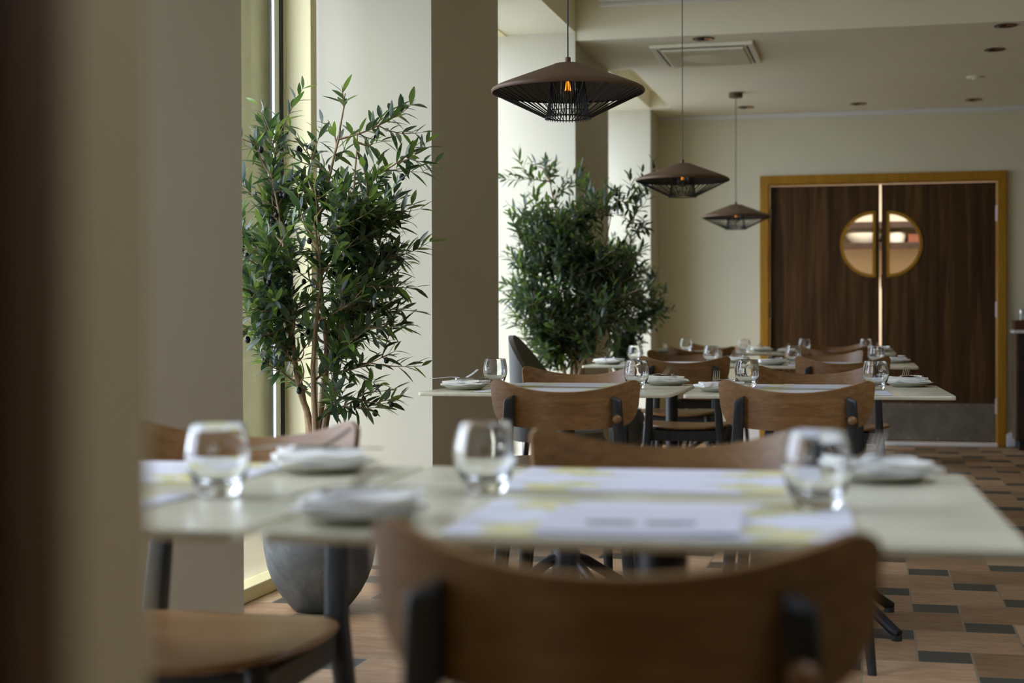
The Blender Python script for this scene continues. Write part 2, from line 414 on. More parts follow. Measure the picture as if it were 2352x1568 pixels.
struct('ceiling_low', b, 'ceil')
b = nb()
for (d, z0, z1) in ((.022, Z_HIGH - .085, Z_HIGH - .06), (.045, Z_HIGH - .06, Z_HIGH - .03), (.075, Z_HIGH - .03, Z_HIGH)):
    box(b, -1.53, XR, 8.62 - d, 8.62, z0, z1, .006)
struct('trim_1', b, 'trimw')
# back wall with the doorway
DX0, DX1, DZ = -.825, .852, 1.985
b = nb(); box(b, XP, DX0, Y_BACK, Y_BACK + .12, 0, Z_LOW); box(b, DX1, XR, Y_BACK, Y_BACK + .12, 0, Z_LOW); box(b, DX0, DX1, Y_BACK, Y_BACK + .12, DZ, Z_LOW)
struct('wall_back', b, 'wall')
b = nb(); box(b, XP, XR, Y_BACK - .02, Y_BACK, Z_LOW - .035, Z_LOW, .006); struct('trim_2', b, 'trimw')
b = nb(); box(b, .915, XR, Y_BACK - .016, Y_BACK, 0, .11, .005); box(b, .915, .985, Y_BACK - .03, Y_BACK - .016, 0, .10, .008); struct('baseboard_back', b, 'trimw')
b = nb(); box(b, XP, DX0 - .07, Y_BACK - .016, Y_BACK, 0, .11, .005); struct('baseboard_back', b, 'trimw')
b = nb(); box(b, XR, XR + .1, YN, 14.6, 0, Z_HIGH + .1); struct('wall_right', b, 'wallfar')
b = nb(); box(b, XO, XR, YN - .1, YN, 0, Z_HIGH + .1); struct('wall_front', b, 'wallfar')
# windows: one per bay
def window(n, y0, y1):
    mo = 0 if n == 2 else .55
    w_ = bpy.data.objects.new('window_%d' % n, None); COL.objects.link(w_); w_.location = (XG, y0, 0); w_['kind'] = 'structure'
    wd = y1 - y0
    b = nb()
    box(b, -.03, .05, 0, wd, 0, .05, .004); box(b, -.03, .05, 0, wd, 2.565, 2.5715, .001)
    box(b, -.03, .05, 0, .06, .05, 2.545, .004); 
    o = link('window_frame', b, 'yellow', w_, False)
    b = nb(); box(b, 0.0, .11, wd - .395 - mo, wd - .335 - mo, .05, 2.545, .004); link('mullion', b, 'yellow', w_, False)
    b = nb(); box(b, -.012, .004, wd - .43 - mo, wd - .396 - mo, .05, 2.545, .002); link('gasket', b, 'gasket', w_, False)
    b = nb(); box(b, -.010, .002, wd - .475 - mo, wd - .432 - mo, .05, 2.545, .002); link('glazing_strip', b, 'alu', w_, False)
    b = nb(); box(b, -.008, -.004, .06, wd - .475 - mo, .40, 2.545); box(b, -.008, -.004, wd - .335 - mo, wd, .40, 2.545); link('pane', b, 'pane', w_, False)
    b = nb(); q = wd - .475 - .06; nr = int(q / .0125); yy = .06
    prof = []
    for i in range(nr):
        a = yy + q * i / nr; c = yy + q * (i + .55) / nr; d = yy + q * (i + 1) / nr
        prof += [(-.030, a), (-.019, (a + c) / 2), (-.030, c)]
    prof.append((-.030, yy + q))
    lo = [b.verts.new((x, y, .052)) for x, y in prof]; hi = [b.verts.new((x, y, .40)) for x, y in prof]
    for i in range(len(prof) - 1): b.faces.new((lo[i], lo[i + 1], hi[i + 1], hi[i]))
    link('ribbed_panel', b, 'rib', w_, False)
    b = nb(); box(b, -.10, -.03, 0, wd, .0, .05); link('window_ledge', b, 'trimw', w_, False)
for n, (y0, y1) in enumerate(BAYS): window(n + 1, y0, y1)
# outside
b = nb(); box(b, -14, XO, -12, 26, -.16, -.04); struct('exterior_ground', b, 'pave')
for (y0, y1) in BAYS[1:2]:
    b = nb(); box(b, -2.72, -2.36, y1 - .26, y1 + .7, -.04, 3.4); struct('exterior_pier', b, 'stone')
b = nb(); box(b, -9.4, -9, 14, 40, -.04, 5.0); struct('exterior_wall', b, 'bluestone')
# partition beside the viewpoint (tan) and the dark wooden door edge in front of it
b = nb(); box(b, -.62, -.388, .46, .783, 0, Z_HIGH, .008, 3); struct('wall_partition', b, 'partition')
b = nb(); box(b, -.62, -.205, .335, .370, 0.005, 2.1, .004); o = struct('door_1', b, 'darkwood')

# ------------------------------------------------------------------ double kitchen doors
d2 = bpy.data.objects.new('door_2', None); COL.objects.link(d2); d2.location = (0, Y_BACK, 0); d2['kind'] = 'structure'
b = nb()
for x0, x1 in ((-.892, -.827), (.854, .917)): box(b, x0, x1, -.028, .0, 0, 2.046, .004)
box(b, -.892, .917, -.029, -.001, 1.984, 2.048, .004)
box(b, -.835, -.822, -.02, .12, 0, 1.99, .002); box(b, .849, .862, -.02, .12, 0, 1.99, .002); box(b, -.83, .86, -.02, .12, 1.977, 1.99, .002)
link('door_frame', b, 'oakframe', d2, False)
b = nb(); box(b, -.825, .855, -.03, .12, 0, .022, .004); link('threshold', b, 'trimw', d2, False)
def door_leaf(x0, x1, cx, sgn, cz=1.517, R=.236):
    z0, z1 = .026, 1.968; ya, yb = .03, .072
    root = bpy.data.objects.new('door_leaf', None); COL.objects.link(root); root.parent = d2
    hole = []
    for k in range(33):
        a = -PI / 2 + PI * k / 32; hole.append((cx + sgn * R * math.cos(a), cz + R * math.sin(a)))
    c0 = (cx + sgn * R * .42, cz)
    angs = []
    for x, z in hole: angs.append((math.atan2(z - c0[1], x - c0[0]), (x, z)))
    for x, z in ((x0, z0), (x1, z0), (x1, z1), (x0, z1)): angs.append((math.atan2(z - c0[1], x - c0[0]), None))
    for k in range(1, 9): # extra points on the straight edge
        z = cz - R + 2 * R * k / 9; angs.append((math.atan2(z - c0[1], cx - c0[0]), (cx, z)))
    angs.sort(key=lambda q: q[0])
    def outer(a):
        dx, dz = math.cos(a), math.sin(a); t = 1e9
        if dx > 1e-9: t = min(t, (x1 - c0[0]) / dx)
        if dx < -1e-9: t = min(t, (x0 - c0[0]) / dx)
        if dz > 1e-9: t = min(t, (z1 - c0[1]) / dz)
        if dz < -1e-9: t = min(t, (z0 - c0[1]) / dz)
        return (c0[0] + dx * t, c0[1] + dz * t)
    def inner(a):
        dx, dz = math.cos(a), math.sin(a); best = None
        # straight edge
        if abs(dx) > 1e-9:
            t = (cx - c0[0]) / dx
            if t > 0 and abs(c0[1] + dz * t - cz) <= R: best = t
        if best is None:
            ox, oz = c0[0] - cx, 0; B = ox * dx + oz * dz; C = ox * ox + oz * oz - R * R
            best = -B + math.sqrt(B * B - C)
        return (c0[0] + dx * best, c0[1] + dz * best)
    b = nb(); n = len(angs)
    I = [h if h else inner(a) for a, h in angs]; O = [outer(a) for a, h in angs]
    vi0 = [b.verts.new((x, ya, z)) for x, z in I]; vo0 = [b.verts.new((x, ya, z)) for x, z in O]
    vi1 = [b.verts.new((x, yb, z)) for x, z in I]; vo1 = [b.verts.new((x, yb, z)) for x, z in O]
    for k in range(n):
        q = (k + 1) % n
        b.faces.new((vi0[k], vi0[q], vo0[q], vo0[k])); b.faces.new((vi1[k], vo1[k], vo1[q], vi1[q]))
        b.faces.new((vo0[k], vo0[q], vo1[q], vo1[k])); b.faces.new((vi0[k], vi1[k], vi1[q], vi0[q]))
    link('leaf_panel', b, 'walnut', root, False)
    # vision trim: a D-shaped ring
    def dpts(Rr, off):
        a0 = math.acos(off / Rr)
        return [(cx + sgn * Rr * math.cos(-a0 + 2 * a0 * k / 32), cz + Rr * math.sin(-a0 + 2 * a0 * k / 32)) for k in range(33)]
    po, pi_ = dpts(R + .014, -.014), dpts(R - .010, .010)
    b = nb(); A = [b.verts.new((x, ya - .008, z)) for x, z in po]; Bv = [b.verts.new((x, ya - .008, z)) for x, z in pi_]
    A2 = [b.verts.new((x, ya + .001, z)) for x, z in po]; B2 = [b.verts.new((x, ya + .02, z)) for x, z in pi_]
    n = len(po)
    for k in range(n):
        q = (k + 1) % n
        b.faces.new((A[k], A[q], Bv[q], Bv[k])); b.faces.new((A[k], A2[k], A2[q], A[q])); b.faces.new((Bv[k], Bv[q], B2[q], B2[k]))
    t = link('vision_trim', b, 'oakframe', root, False)
    b = nb(); g = dpts(R, 0); v0 = [b.verts.new((x, ya + .018, z)) for x, z in g]; v1 = [b.verts.new((x, ya + .022, z)) for x, z in g]
    b.faces.new(v0); b.faces.new(v1[::-1])
    for k in range(n): b.faces.new((v0[k], v1[k], v1[(k + 1) % n], v0[(k + 1) % n]))
    link('vision_pane', b, 'doorpane', root, False)
    b = nb(); box(b, x0 + .006, x1 - .006, ya - .004, ya - .0005, .036, .318, .001); kp = link('kick_plate', b, 'kick', root, False)
    b = nb()
    for xx in (x0 + .02, (x0 * 3 + x1) / 4, (x0 + x1) / 2, (x0 + 3 * x1) / 4, x1 - .02):
        for zz in (.05, .305): lathe(b, [(0, 0), (.005, 0), (.004, .0), (0, .0005)], 8, (0, 0, 0)) if False else box(b, xx - .004, xx + .004, ya - .0065, ya - .004, zz - .004, zz + .004, .002)
    link('screw', b, 'steel', kp, False)
    hx = x0 - .006 if sgn < 0 else x1 + .006
    for hz in (.30, 1.02, 1.735):
        b = nb(); tube(b, [(hx, ya - .012, hz - .06), (hx, ya - .012, hz + .06)], .0085, 10); box(b, hx - .012, hx + .012, ya - .006, ya - .001, hz - .055, hz + .055)
        link('hinge', b, 'steel', root)
    if sgn > 0:
        b = nb(); box(b, x0 - .004, x0 + .002, ya + .01, ya + .03, 1.19, 1.29, .001); link('lock_edge', b, 'black', root, False)
    return root
door_leaf(-.8175, -.0015, -.042, -1); door_leaf(.0145, .8445, .066, 1)

# ------------------------------------------------------------------ kitchen seen through the doors
b = nb(); box(b, XP, XR, 14.4, 14.5, 0, Z_LOW); struct('wall_kitchen', b, 'cream')
b = nb(); box(b, XP, XP + .1, Y_BACK + .12, 14.4, 0, Z_LOW); struct('wall_kitchen_side', b, 'cream')
for z, nm in ((1.80, 'upper'), (1.615, 'lower')):
    e = empty('kitchen_shelf', nm + ' dark metal shelf on the kitchen wall behind the swing doors', 'shelf', (0, 14.4, z), 0, 'kitchen wall shelves')
    b = nb(); box(b, -1.4, 1.9, -.32, 0, -.02, .0, .003); link('shelf_board', b, 'cabwood', e, False)
    b = nb(); box(b, -1.4, 1.9, -.325, -.32, -.045, .012, .002); link('front_lip', b, 'cabwood', e, False)
    for x in (-1.0, .0, 1.0):
        b = nb(); box(b, x - .015, x + .015, -.25, 0, -.05, -.02); link('bracket', b, 'steel', e, False)
b = nb(); lathe(b, [(0, 0), (.09, 0), (.15, .06), (.165, .10), (.16, .10), (.145, .062), (.085, .008), (0, .008)], 28)
tag(link('serving_bowl', b, 'bowl', None, loc=(-.14, 14.24, 1.61505)), 'shallow pale bowl on the kitchen shelf, left door window', 'bowl')
b = nb(); lathe(b, [(0, 0), (.06, 0), (.085, .07), (.09, .10), (.085, .10), (.078, .07), (.056, .006), (0, .006)], 28)
tag(link('mixing_bowl', b, 'bowl', None, loc=(.15, 14.22, 1.6155)), 'tall pale mixing bowl on the kitchen shelf beside a brown box', 'bowl')
e = empty('storage_box', 'brown box on the kitchen shelf seen through the right door window', 'box', (.305, 14.20, 1.6155))
b = nb(); box(b, -.058, .058, -.07, .07, 0, .075, .004); link('box_body', b, 'brownbox', e, False)
b = nb(); box(b, -.061, .061, -.073, .073, .065, .082, .003); link('lid', b, 'brownbox', e, False)

# ------------------------------------------------------------------ ceiling fittings
e = empty('air_conditioner', 'square cream cassette air conditioner set in the low ceiling', 'air conditioner', (-.99, 9.19, Z_LOW))
b = nb(); box(b, -.295, .295, -.345, .345, -.022, -.0005, .006); link('surround', b, 'plastic', e, False)
b = nb(); box(b, -.235, .235, -.285, .285, -.034, -.022, .004); gr = link('return_grille', b, 'plastic', e, False)
b = nb()
for i in range(46): box(b, -.225 + i * .0098, -.2215 + i * .0098, -.275, .275, -.0365, -.034)
link('grille_slat', b, 'plastic', gr, False)
b = nb(); lathe(b, [(.0, -.0375), (.14, -.0375), (.15, -.034)], 36); link('round_damper', b, 'plastic', gr, True)
for x0, x1, y0, y1 in ((-.24, .24, -.312, -.298), (-.24, .24, .298, .312), (-.262, -.252, -.29, .29), (.252, .262, -.29, .29)):
    b = nb(); box(b, x0, x1, y0, y1, -.0235, -.0215); link('air_slot', b, 'slot', e, False)
def downlight(x, y, label):
    e = empty('ceiling_downlight', label, 'downlight', (x, y, Z_LOW), 0, 'copper downlights in the low ceiling')
    b = nb(); lathe(b, [(.058, -.0005), (.062, -.004), (.052, -.006), (.048, -.001)], 32); link('trim_ring', b, 'pend', e)
    b = nb(); lathe(b, [(.050, -.0045), (.047, -.003), (.0, -.0015)], 32); link('reflector', b, 'copper', e)
    b = nb(); lathe(b, [(0, -.012), (.018, -.010), (.022, -.0035)], 20, (-.015, .01, 0)); link('lamp_capsule', b, 'slot', e)
for x, y, l in ((-.962, 8.72, 'copper downlight just in front of the ceiling air conditioner'), (.659, 8.73, 'copper downlight furthest from the doors on the aisle side'),
                (.655, 9.49, 'copper downlight between the smoke detector and the bulkhead'), (-.965, 11.6, 'copper downlight near the back wall beside the rearmost pendant cord'),
                (-.149, 11.62, 'copper downlight over the middle of the kitchen doors'), (.66, 11.62, 'copper downlight over the right kitchen door leaf')): downlight(x, y, l)
e = empty('smoke_detector', 'white disc smoke detector on the low ceiling', 'smoke detector', (.606, 10.54, Z_LOW))
b = nb(); lathe(b, [(0, -.012), (.035, -.012), (.052, -.006), (.054, 0)], 32); link('detector_body', b, 'ceil', e)
b = nb(); lathe(b, [(0, -.018), (.018, -.018), (.022, -.012)], 20); link('sensor_cap', b, 'ceil', e)

# ------------------------------------------------------------------ pendant lamps
RL = .24
def pendant():
    e = empty('pendant_lamp', '', 'pendant lamp', (0, 0, 0), 0, 'row of brown pendant lamps')
    b = nb()
    outer = [(.006, .081), (.030, .081), (.042, .079), (.052, .0745), (.12, .049), (.19, .0225), (.225, .0085), (.2365, .002), (.2400, -.0035), (.2392, -.0085), (.2365, -.0110)]
    inner = [(.2345, -.0100), (.2370, -.0060), (.2350, -.0025), (.222, .0045), (.19, .0175), (.12, .0445), (.05, .070), (.006, .072)]
    lathe(b, outer + inner[:1], 72); sh = link('shade', b, 'pend', e, True, ang=50)
    b = nb(); lathe(b, inner, 72); link('shade_lining', b, 'pendin', sh, True, ang=50)
    b = nb(); lathe(b, [(.009, .080), (.009, .097), (.007, .1), (.004, .101)], 16); link('cord_grip', b, 'pend', e)
    b = nb()
    for k in range(48):
        a = 2 * PI * k / 48; c, s = math.cos(a), math.sin(a)
        tube(b, [(.2365 * c, .2365 * s, -.008), (.0705 * c, .0705 * s, -.088)], .0016, 6)
    link('outer_wire_cage', b, 'wire', e)
    b = nb()
    for k in range(46):
        a = 2 * PI * (k + .5) / 46; c, s = math.cos(a), math.sin(a)
        tube(b, [(.046 * c, .046 * s, .068), (.064 * c, .064 * s, -.068), (.0705 * c, .0705 * s, -.0885), (.0705 * c, .0705 * s, -.094)], .0014, 6)
    link('inner_wire_cage', b, 'wire', e)
    for nm, r, z, t in (('bottom_ring', .0705, -.0885, .0016), ('middle_ring', .0645, -.069, .0013), ('top_ring', .0465, .066, .0015)):
        b = nb(); lathe(b, [(r + t * math.cos(q * PI / 4), z + t * math.sin(q * PI / 4)) for q in range(8)], 48, close=True); link(nm, b, 'wire', e)
    b = nb(); lathe(b, [(.013, .06), (.014, .048), (.020, .030), (.029, .008), (.0310, -.008), (.027, -.026), (.016, -.037), (0, -.041)], 28); bu = link('bulb', b, 'bulbglass', e)
    b = nb(); lathe(b, [(0, .072), (.014, .072), (.0145, .052), (.012, .048), (0, .048)], 20); link('bulb_cap', b, 'wire', bu)
    b = nb()
    for k in range(6):
        a = 2 * PI * k / 6
        tube(b, [(.004 * math.cos(a), .004 * math.sin(a), .028), (.009 * math.cos(a), .009 * math.sin(a), -.004)], .0011, 5)
    link('filament', b, 'filament', bu)
    return e
def cord_and_canopy(e, z):
    top = z - e.location.z
    b = nb(); tube(b, [(0, 0, .1), (0, 0, top - .02)], .0024, 8); link('cord', b, 'wire', e)
    b = nb(); lathe(b, [(0, top - .034), (.044, top - .034), (.048, top - .030), (.048, top - .0005), (0, top - .0005)], 32); link('canopy', b, 'pend', e)
ZP = 1.668
p1 = pendant(); p1.location = (-.945, 4.75, ZP); p1['label'] = 'brown wire-caged pendant lamp over the second row of tables'
P2, P3 = (-.980, 7.92, ZP), (-.972, 10.86, ZP)
p2 = dup(p1, P2, .4, 'brown wire-caged pendant lamp over the third row of tables')
p3 = dup(p1, P3, .9, 'brown wire-caged pendant lamp over the back row, canopy in view')
cord_and_canopy(p1, Z_HIGH); cord_and_canopy(p2, Z_HIGH); cord_and_canopy(p3, Z_LOW)

# ------------------------------------------------------------------ tables
TZ = .73; TW, TD = .388, .3675
def make_table():
    e = empty('dining_table', '', 'table', (0, 0, 0), 0, 'pale dining tables in rows')
    b = nb(); plateprism(b, rrect(TW, TD, .012, 4), TZ - .0115, TZ, .0015); link('tabletop', b, 'top', e, True)
    b = nb(); box(b, -.16, .16, -.16, .16, TZ - .016, TZ - .0117, .002); tube(b, [(0, 0, TZ - .016), (0, 0, TZ - .05)], .05, 20); link('mounting_plate', b, 'black', e, False)
    b = nb(); tube(b, [(0, 0, .15), (0, 0, TZ - .03)], .030, 20); link('column', b, 'black', e)
    b = nb(); lathe(b, [(0, .10), (.035, .10), (.046, .12), (.046, .20), (.036, .215), (.0, .215)], 24); link('hub', b, 'black', e)
    for k in range(4):
        a = PI / 4 + k * PI / 2; c, s = math.cos(a), math.sin(a)
        b = nb(); tube(b, [(.02 * c, .02 * s, .185), (.08 * c, .08 * s, .165), (.20 * c, .20 * s, .095), (.31 * c, .31 * s, .030), (.335 * c, .335 * s, .020)], [.017, .017, .0165, .016, .013], 12)
        f = link('leg', b, 'black', e)
        b = nb(); tube(b, [(.325 * c, .325 * s, 0), (.325 * c, .325 * s, .016)], .016, 12); link('foot_glide', b, 'slot', f)
    return e
TABLES = [  # x, y, rot, phrase
    (-1.050, 1.870, 0.01, 'front-row window-side table', 'w1'),
    (-.258, 1.893, 0.040, 'front-row aisle-side table', 'a1'),
    (-.990, 4.925, -.004, 'second-row window-side table', 'w2'),
    (-.189, 4.930, .040, 'second-row aisle-side table', 'a2'),
    (-1.010, 7.72, 0.0, 'third-row window-side table', 'w3'),
    (-.215, 7.72, 0.01, 'third-row aisle-side table', 'a3'),
    (-1.075, 10.41, 0.0, 'back-row window-side table', 'w4'),
    (-.285, 10.41, 0.0, 'back-row aisle-side table', 'a4')]
TLAB = {'w1': 'pale stone-look table partly hidden by the tan partition', 'a1': 'pale stone-look table with a menu card, closest to the viewer',
        'w2': 'pale table in the second row, under the big pendant lamp', 'a2': 'pale table in the second row, on the door side of the pendant',
        'w3': 'pale table in the third row, beside the second olive tree', 'a3': 'pale table in the third row, in front of the kitchen doors',
        'w4': 'pale table in the back row, nearest the window pillars', 'a4': 'pale table in the back row, directly before the kitchen doors'}
t0 = make_table(); TB = {}
for i, (x, y, r, ph, k) in enumerate(TABLES):
    o = t0 if i == 0 else dup(t0, (x, y, 0), r, '')
    o.location = (x, y, 0); o.rotation_euler = (0, 0, r); o['label'] = TLAB[k]; TB[k] = (x, y, r, ph)

# ------------------------------------------------------------------ chairs (facing +Y, backrest at -Y)
def make_chair():
    e = empty('dining_chair', '', 'chair', (0, 0, 0), 0, 'plywood dining chairs at the tables')
    grid = []; HW = .208
    us = [math.sin(PI / 2 * q / 22) for q in range(-22, 23)]
    for u in us:
        a = abs(u)
        T = .752 + .041 * a ** 2.2; Bz = .648 + .014 * a * a
        T -= .026 * (1 - math.sqrt(max(0, 1 - ((a - .87) / .13) ** 2))) if a > .87 else 0
        if a > .79: Bz += .066 * (1 - math.sqrt(max(0, 1 - ((a - .79) / .212) ** 2)))
        col = []
        for j in range(9):
            v = j / 8; z = Bz + (T - Bz) * v
            taper = 1 - .022 * (1 - v) 
            x = HW * u * taper; y = -.235 + .072 * (u * taper) ** 2 - .10 * (z - .70)
            col.append((x, y, z))
        grid.append(col)
    b = nb(); sheet(b, grid, .011); link('backrest', b, 'ply', e, True, ang=40)
    # seat: rounded plywood with a shallow dish
    b = nb(); rings = []; n = 48
    def sup(t, s, zoff, dish):
        c, q = math.cos(t), math.sin(t); p = 2 / 2.7
        x = .212 * s * math.copysign(abs(c) ** p, c); y = .205 * s * math.copysign(abs(q) ** p, q)
        if y > 0: x *= 1 - .04 * (y / .205)
        return (x, y + .005, .452 + zoff + dish * (x / .212) ** 2 * .012 - (.006 * max(0, (y / .205)) ** 3))
    for s, zo in ((0.02, -.006), (.5, -.006), (.93, -.006), (.985, -.004), (1.0, .001), (.985, .006), (.93, .008), (.5, .006), (.02, .005)):
        rings.append([sup(2 * PI * k / n, s, zo, 1) for k in range(n)])
    loft(b, rings); link('seat', b, 'ply', e, True, ang=50)
    # seat frame
    b = nb()
    box(b, -.155, .155, .135, .157, .392, .440, .004); box(b, -.158, .158, -.178, -.156, .392, .440, .004)
    for sx in (-1, 1): box(b, min(sx * .150, sx * .172), max(sx * .150, sx * .172), -.165, .145, .392, .440, .004)
    box(b, -.15, .15, -.012, .012, .41, .444, .003)
    link('seat_frame', b, 'charcoal', e, False)
    for sx in (-1, 1):
        b = nb(); tube(b, [(sx * .152, .142, .446), (sx * .160, .152, .40), (sx * .178, .182, .16), (sx * .188, .197, 0)], [.0185, .0190, .0155, .0115], 14); link('front_leg', b, 'charcoal', e)
        b = nb(); yb = -.235 + .072 * (.150 / .208) ** 2
        def ring(x, y, z, hx, hy, r=.006, tilt=0): return [(x + px, y + py, z + tilt * px * sx) for px, py in rrect(hx, hy, r, 3)]
        loft(b, [ring(sx * .204, -.232, 0, .0120, .0125, .010), ring(sx * .190, -.222, .16, .0150, .016, .012), ring(sx * .168, -.198, .40, .0175, .0195, .012),
                 ring(sx * .162, -.1965, .46, .0175, .0190, .008), ring(sx * .156, -.2135, .60, .0155, .0150, .005), ring(sx * .151, yb - .0215, .70, .0140, .0125, .004),
                 ring(sx * .150, yb - .0245, .729, .0138, .0120, .004, -.45), ring(sx * .150, yb - .0225, .736, .0125, .0095, .004, -.45)])
        ps = link('rear_post', b, 'charcoal', e, True, ang=40)
        if sx > 0:
            b = nb(); c = (sx * .152, yb - .0335, .679)
            prof = [(0, .010), (.006, .0095), (.0105, .0065), (.0128, .001), (.0128, -.004), (0, -.004)]
            R_ = []
            for r, h in prof: R_.append([b.verts.new((c[0] + r * math.cos(2 * PI * k / 18), c[1] - h, c[2] + r * math.sin(2 * PI * k / 18))) for k in range(18)] if r > 0 else [b.verts.new((c[0], c[1] - h, c[2]))])
            for A, B2 in zip(R_, R_[1:]):
                for k in range(18):
                    q = (k + 1) % 18
                    if len(A) == 1: b.faces.new((A[0], B2[k], B2[q]))
                    elif len(B2) == 1: b.faces.new((A[k], A[q], B2[0]))
                    else: b.faces.new((A[k], A[q], B2[q], B2[k]))
            kb = link('screw_cap', b, 'ply', ps); kb['label'] = 'round wooden screw cap'
    return e
# x, y of the backrest, facing (+1 towards the doors), extra turn, label
CH = [(-.208, 1.196, 1, 0.0, 'plywood chair with its back to the viewer at the menu card table'),
      (-.318, 2.395, -1, 0.0, 'plywood chair facing the viewer across the menu card table'),
      (-1.040, 2.46, -1, .02, 'plywood chair facing the viewer beside the tan partition'),
      (-.850, 4.185, 1, .06, 'plywood chair with its back to the viewer under the big pendant lamp'),
      (-.222, 4.245, 1, .0, 'plywood chair, back to the viewer, second row on the door side'),
      (-1.045, 5.50, -1, -.03, 'plywood chair facing the viewer in the second row, below the second olive tree'),
      (-.228, 5.66, -1, .0, 'plywood chair facing the viewer in the second row, aisle side'),
      (-.872, 7.06, 1, .0, 'dark-looking plywood chair, back to the viewer, third row on the window side'),
      (-.162, 7.06, 1, .0, 'plywood chair, back to the viewer, third row on the aisle side'),
      (-1.035, 8.52, -1, .0, 'plywood chair facing the viewer in the third row, window side'),
      (-.290, 8.55, -1, .0, 'plywood chair facing the viewer in the third row, aisle side'),
      (-1.085, 9.66, 1, .0, 'plywood chair, back to the viewer, back row on the window side'),
      (-.278, 9.72, 1, .0, 'plywood chair, back to the viewer, back row before the doors'),
      (-1.105, 11.05, -1, .0, 'plywood chair facing the viewer in the back row, window side'),
      (-.312, 11.05, -1, .0, 'plywood chair facing the viewer in the back row, against the doors')]
c0 = make_chair()
for i, (x, y, s, r, l) in enumerate(CH):
    rz = r if s > 0 else PI + r
    ox, oy = 0.0, .225
    loc = (x - math.sin(rz) * oy, y + math.cos(rz) * oy, 0)
    o = c0 if i == 0 else dup(c0, loc, rz, l)
    o.location = loc; o.rotation_euler = (0, 0, rz); o['label'] = l

# ------------------------------------------------------------------ table settings
def make_glass():
    e = empty('tumbler', '', 'glass', (0, 0, 0), 0, 'etched tumblers on the tables')
    out = [(0, 0), (.0235, 0), (.0258, .002), (.0290, .010), (.0345, .022), (.0388, .036), (.0402, .048), (.0396, .060), (.0372, .074), (.0338, .0885)]
    inn = [(.0330, .0892), (.0322, .0885), (.0356, .074), (.0380, .060), (.0386, .048), (.0371, .037), (.0325, .025), (.0250, .0165), (.014, .0135), (0, .013)]
    b = nb(); lathe(b, out + inn, 40); link('glass_body', b, 'glass', e, True, ang=60)
    # etched mark: a boat-like crescent with a drop above it, the word ARGO below and a fine line
    def rad(z):
        for (r0, z0), (r1, z1) in zip(out[1:], out[2:]):
            if z0 <= z <= z1: return r0 + (r1 - r0) * (z - z0) / (z1 - z0)
        return .04
    b = nb()
    def wrap(x, z): 
        r = rad(z) + .00015; a = -PI / 2 + x / r; return (r * math.cos(a), r * math.sin(a), z)
    def stroke(pts, wd=.0009):
        for (x0, z0), (x1, z1) in zip(pts, pts[1:]):
            q = math.hypot(x1 - x0, z1 - z0) or 1; nx, nz = -(z1 - z0) / q * wd / 2, (x1 - x0) / q * wd / 2
            b.faces.new([b.verts.new(wrap(*p)) for p in ((x0 + nx, z0 + nz), (x1 + nx, z1 + nz), (x1 - nx, z1 - nz), (x0 - nx, z0 - nz))])
    def arc(cx, cz, r, a0, a1, n=10): return [(cx + r * math.cos(a0 + (a1 - a0) * k / n), cz + r * math.sin(a0 + (a1 - a0) * k / n)) for k in range(n + 1)]
    stroke(arc(0, .0635, .0065, PI * 1.08, PI * 1.92), .0018)
    for dz in (0, .0012, .0024): stroke([(-.0018 + dz * .6, .0605 + dz), (.0018 - dz * .6, .0605 + dz)], .0013)
    stroke([(0, .0625), (0, .0685)], .0012)
    z0, h = .0435, .0068
    def letter(ch, x):
        if ch == 'A': stroke([(x, z0), (x + .0024, z0 + h), (x + .0048, z0)]); stroke([(x + .001, z0 + h * .35), (x + .0038, z0 + h * .35)])
        if ch == 'R': stroke([(x, z0), (x, z0 + h), (x + .003, z0 + h), (x + .0038, z0 + h * .78), (x + .003, z0 + h * .5), (x, z0 + h * .5)]); stroke([(x + .0015, z0 + h * .5), (x + .004, z0)])
        if ch == 'G': stroke(arc(x + .0026, z0 + h / 2, .0031, PI * .25, PI * 1.9)); stroke([(x + .003, z0 + h * .45), (x + .0056, z0 + h * .45), (x + .0056, z0 + h * .2)])
        if ch == 'O': stroke(arc(x + .003, z0 + h / 2, .0032, 0, 2 * PI, 14))
    for ch, x in zip('ARGO', (-.0132, -.0070, -.0012, .0064)): letter(ch, x)
    stroke([(-.012, .0405), (.012, .0405)], .0006)
    link('etched_emblem', b, 'etch', e, False)
    return e
def make_plate():
    e = empty('side_plate', '', 'plate', (0, 0, 0), 0, 'side plates on the tables')
    b = nb(); lathe(b, [(0, .0), (.047, 0), (.052, .002), (.066, .0105), (.0775, .0130), (.0785, .0142), (.0770, .0152), (.064, .0130), (.050, .0060), (0, .0055)], 44)
    link('plate_body', b, 'plate', e, True, ang=50)
    return e
def make_napkin():
    e = empty('folded_napkin', '', 'napkin', (0, 0, 0), 0, 'folded napkins on the side plates')
    for lay, (z, hx, hy, rot, dx) in enumerate(((.0, .067, .057, .05, 0), (.0066, .062, .052, -.10, .004))):
        g = []
        for i in range(15):
            row = []
            for j in range(11):
                x, y = -hx + 2 * hx * i / 14, -hy + 2 * hy * j / 10; ex, ey = abs(x) / hx, abs(y) / hy
                zz = z + .0040 + .0016 * math.sin(i * .8 + lay * 2) * math.cos(j * .6 + lay) - .0022 * max(ex, ey) ** 6 + .012 * max(0, (x / hx - y / hy) * .5 - .62)
                c, s_ = math.cos(rot), math.sin(rot); row.append((x * c - y * s_ + dx, x * s_ + y * c, zz))
            g.append(row)
        b = nb(); sheet(b, g, .0056); link('napkin_fold', b, 'napkin', e, True, ang=70)
    return e
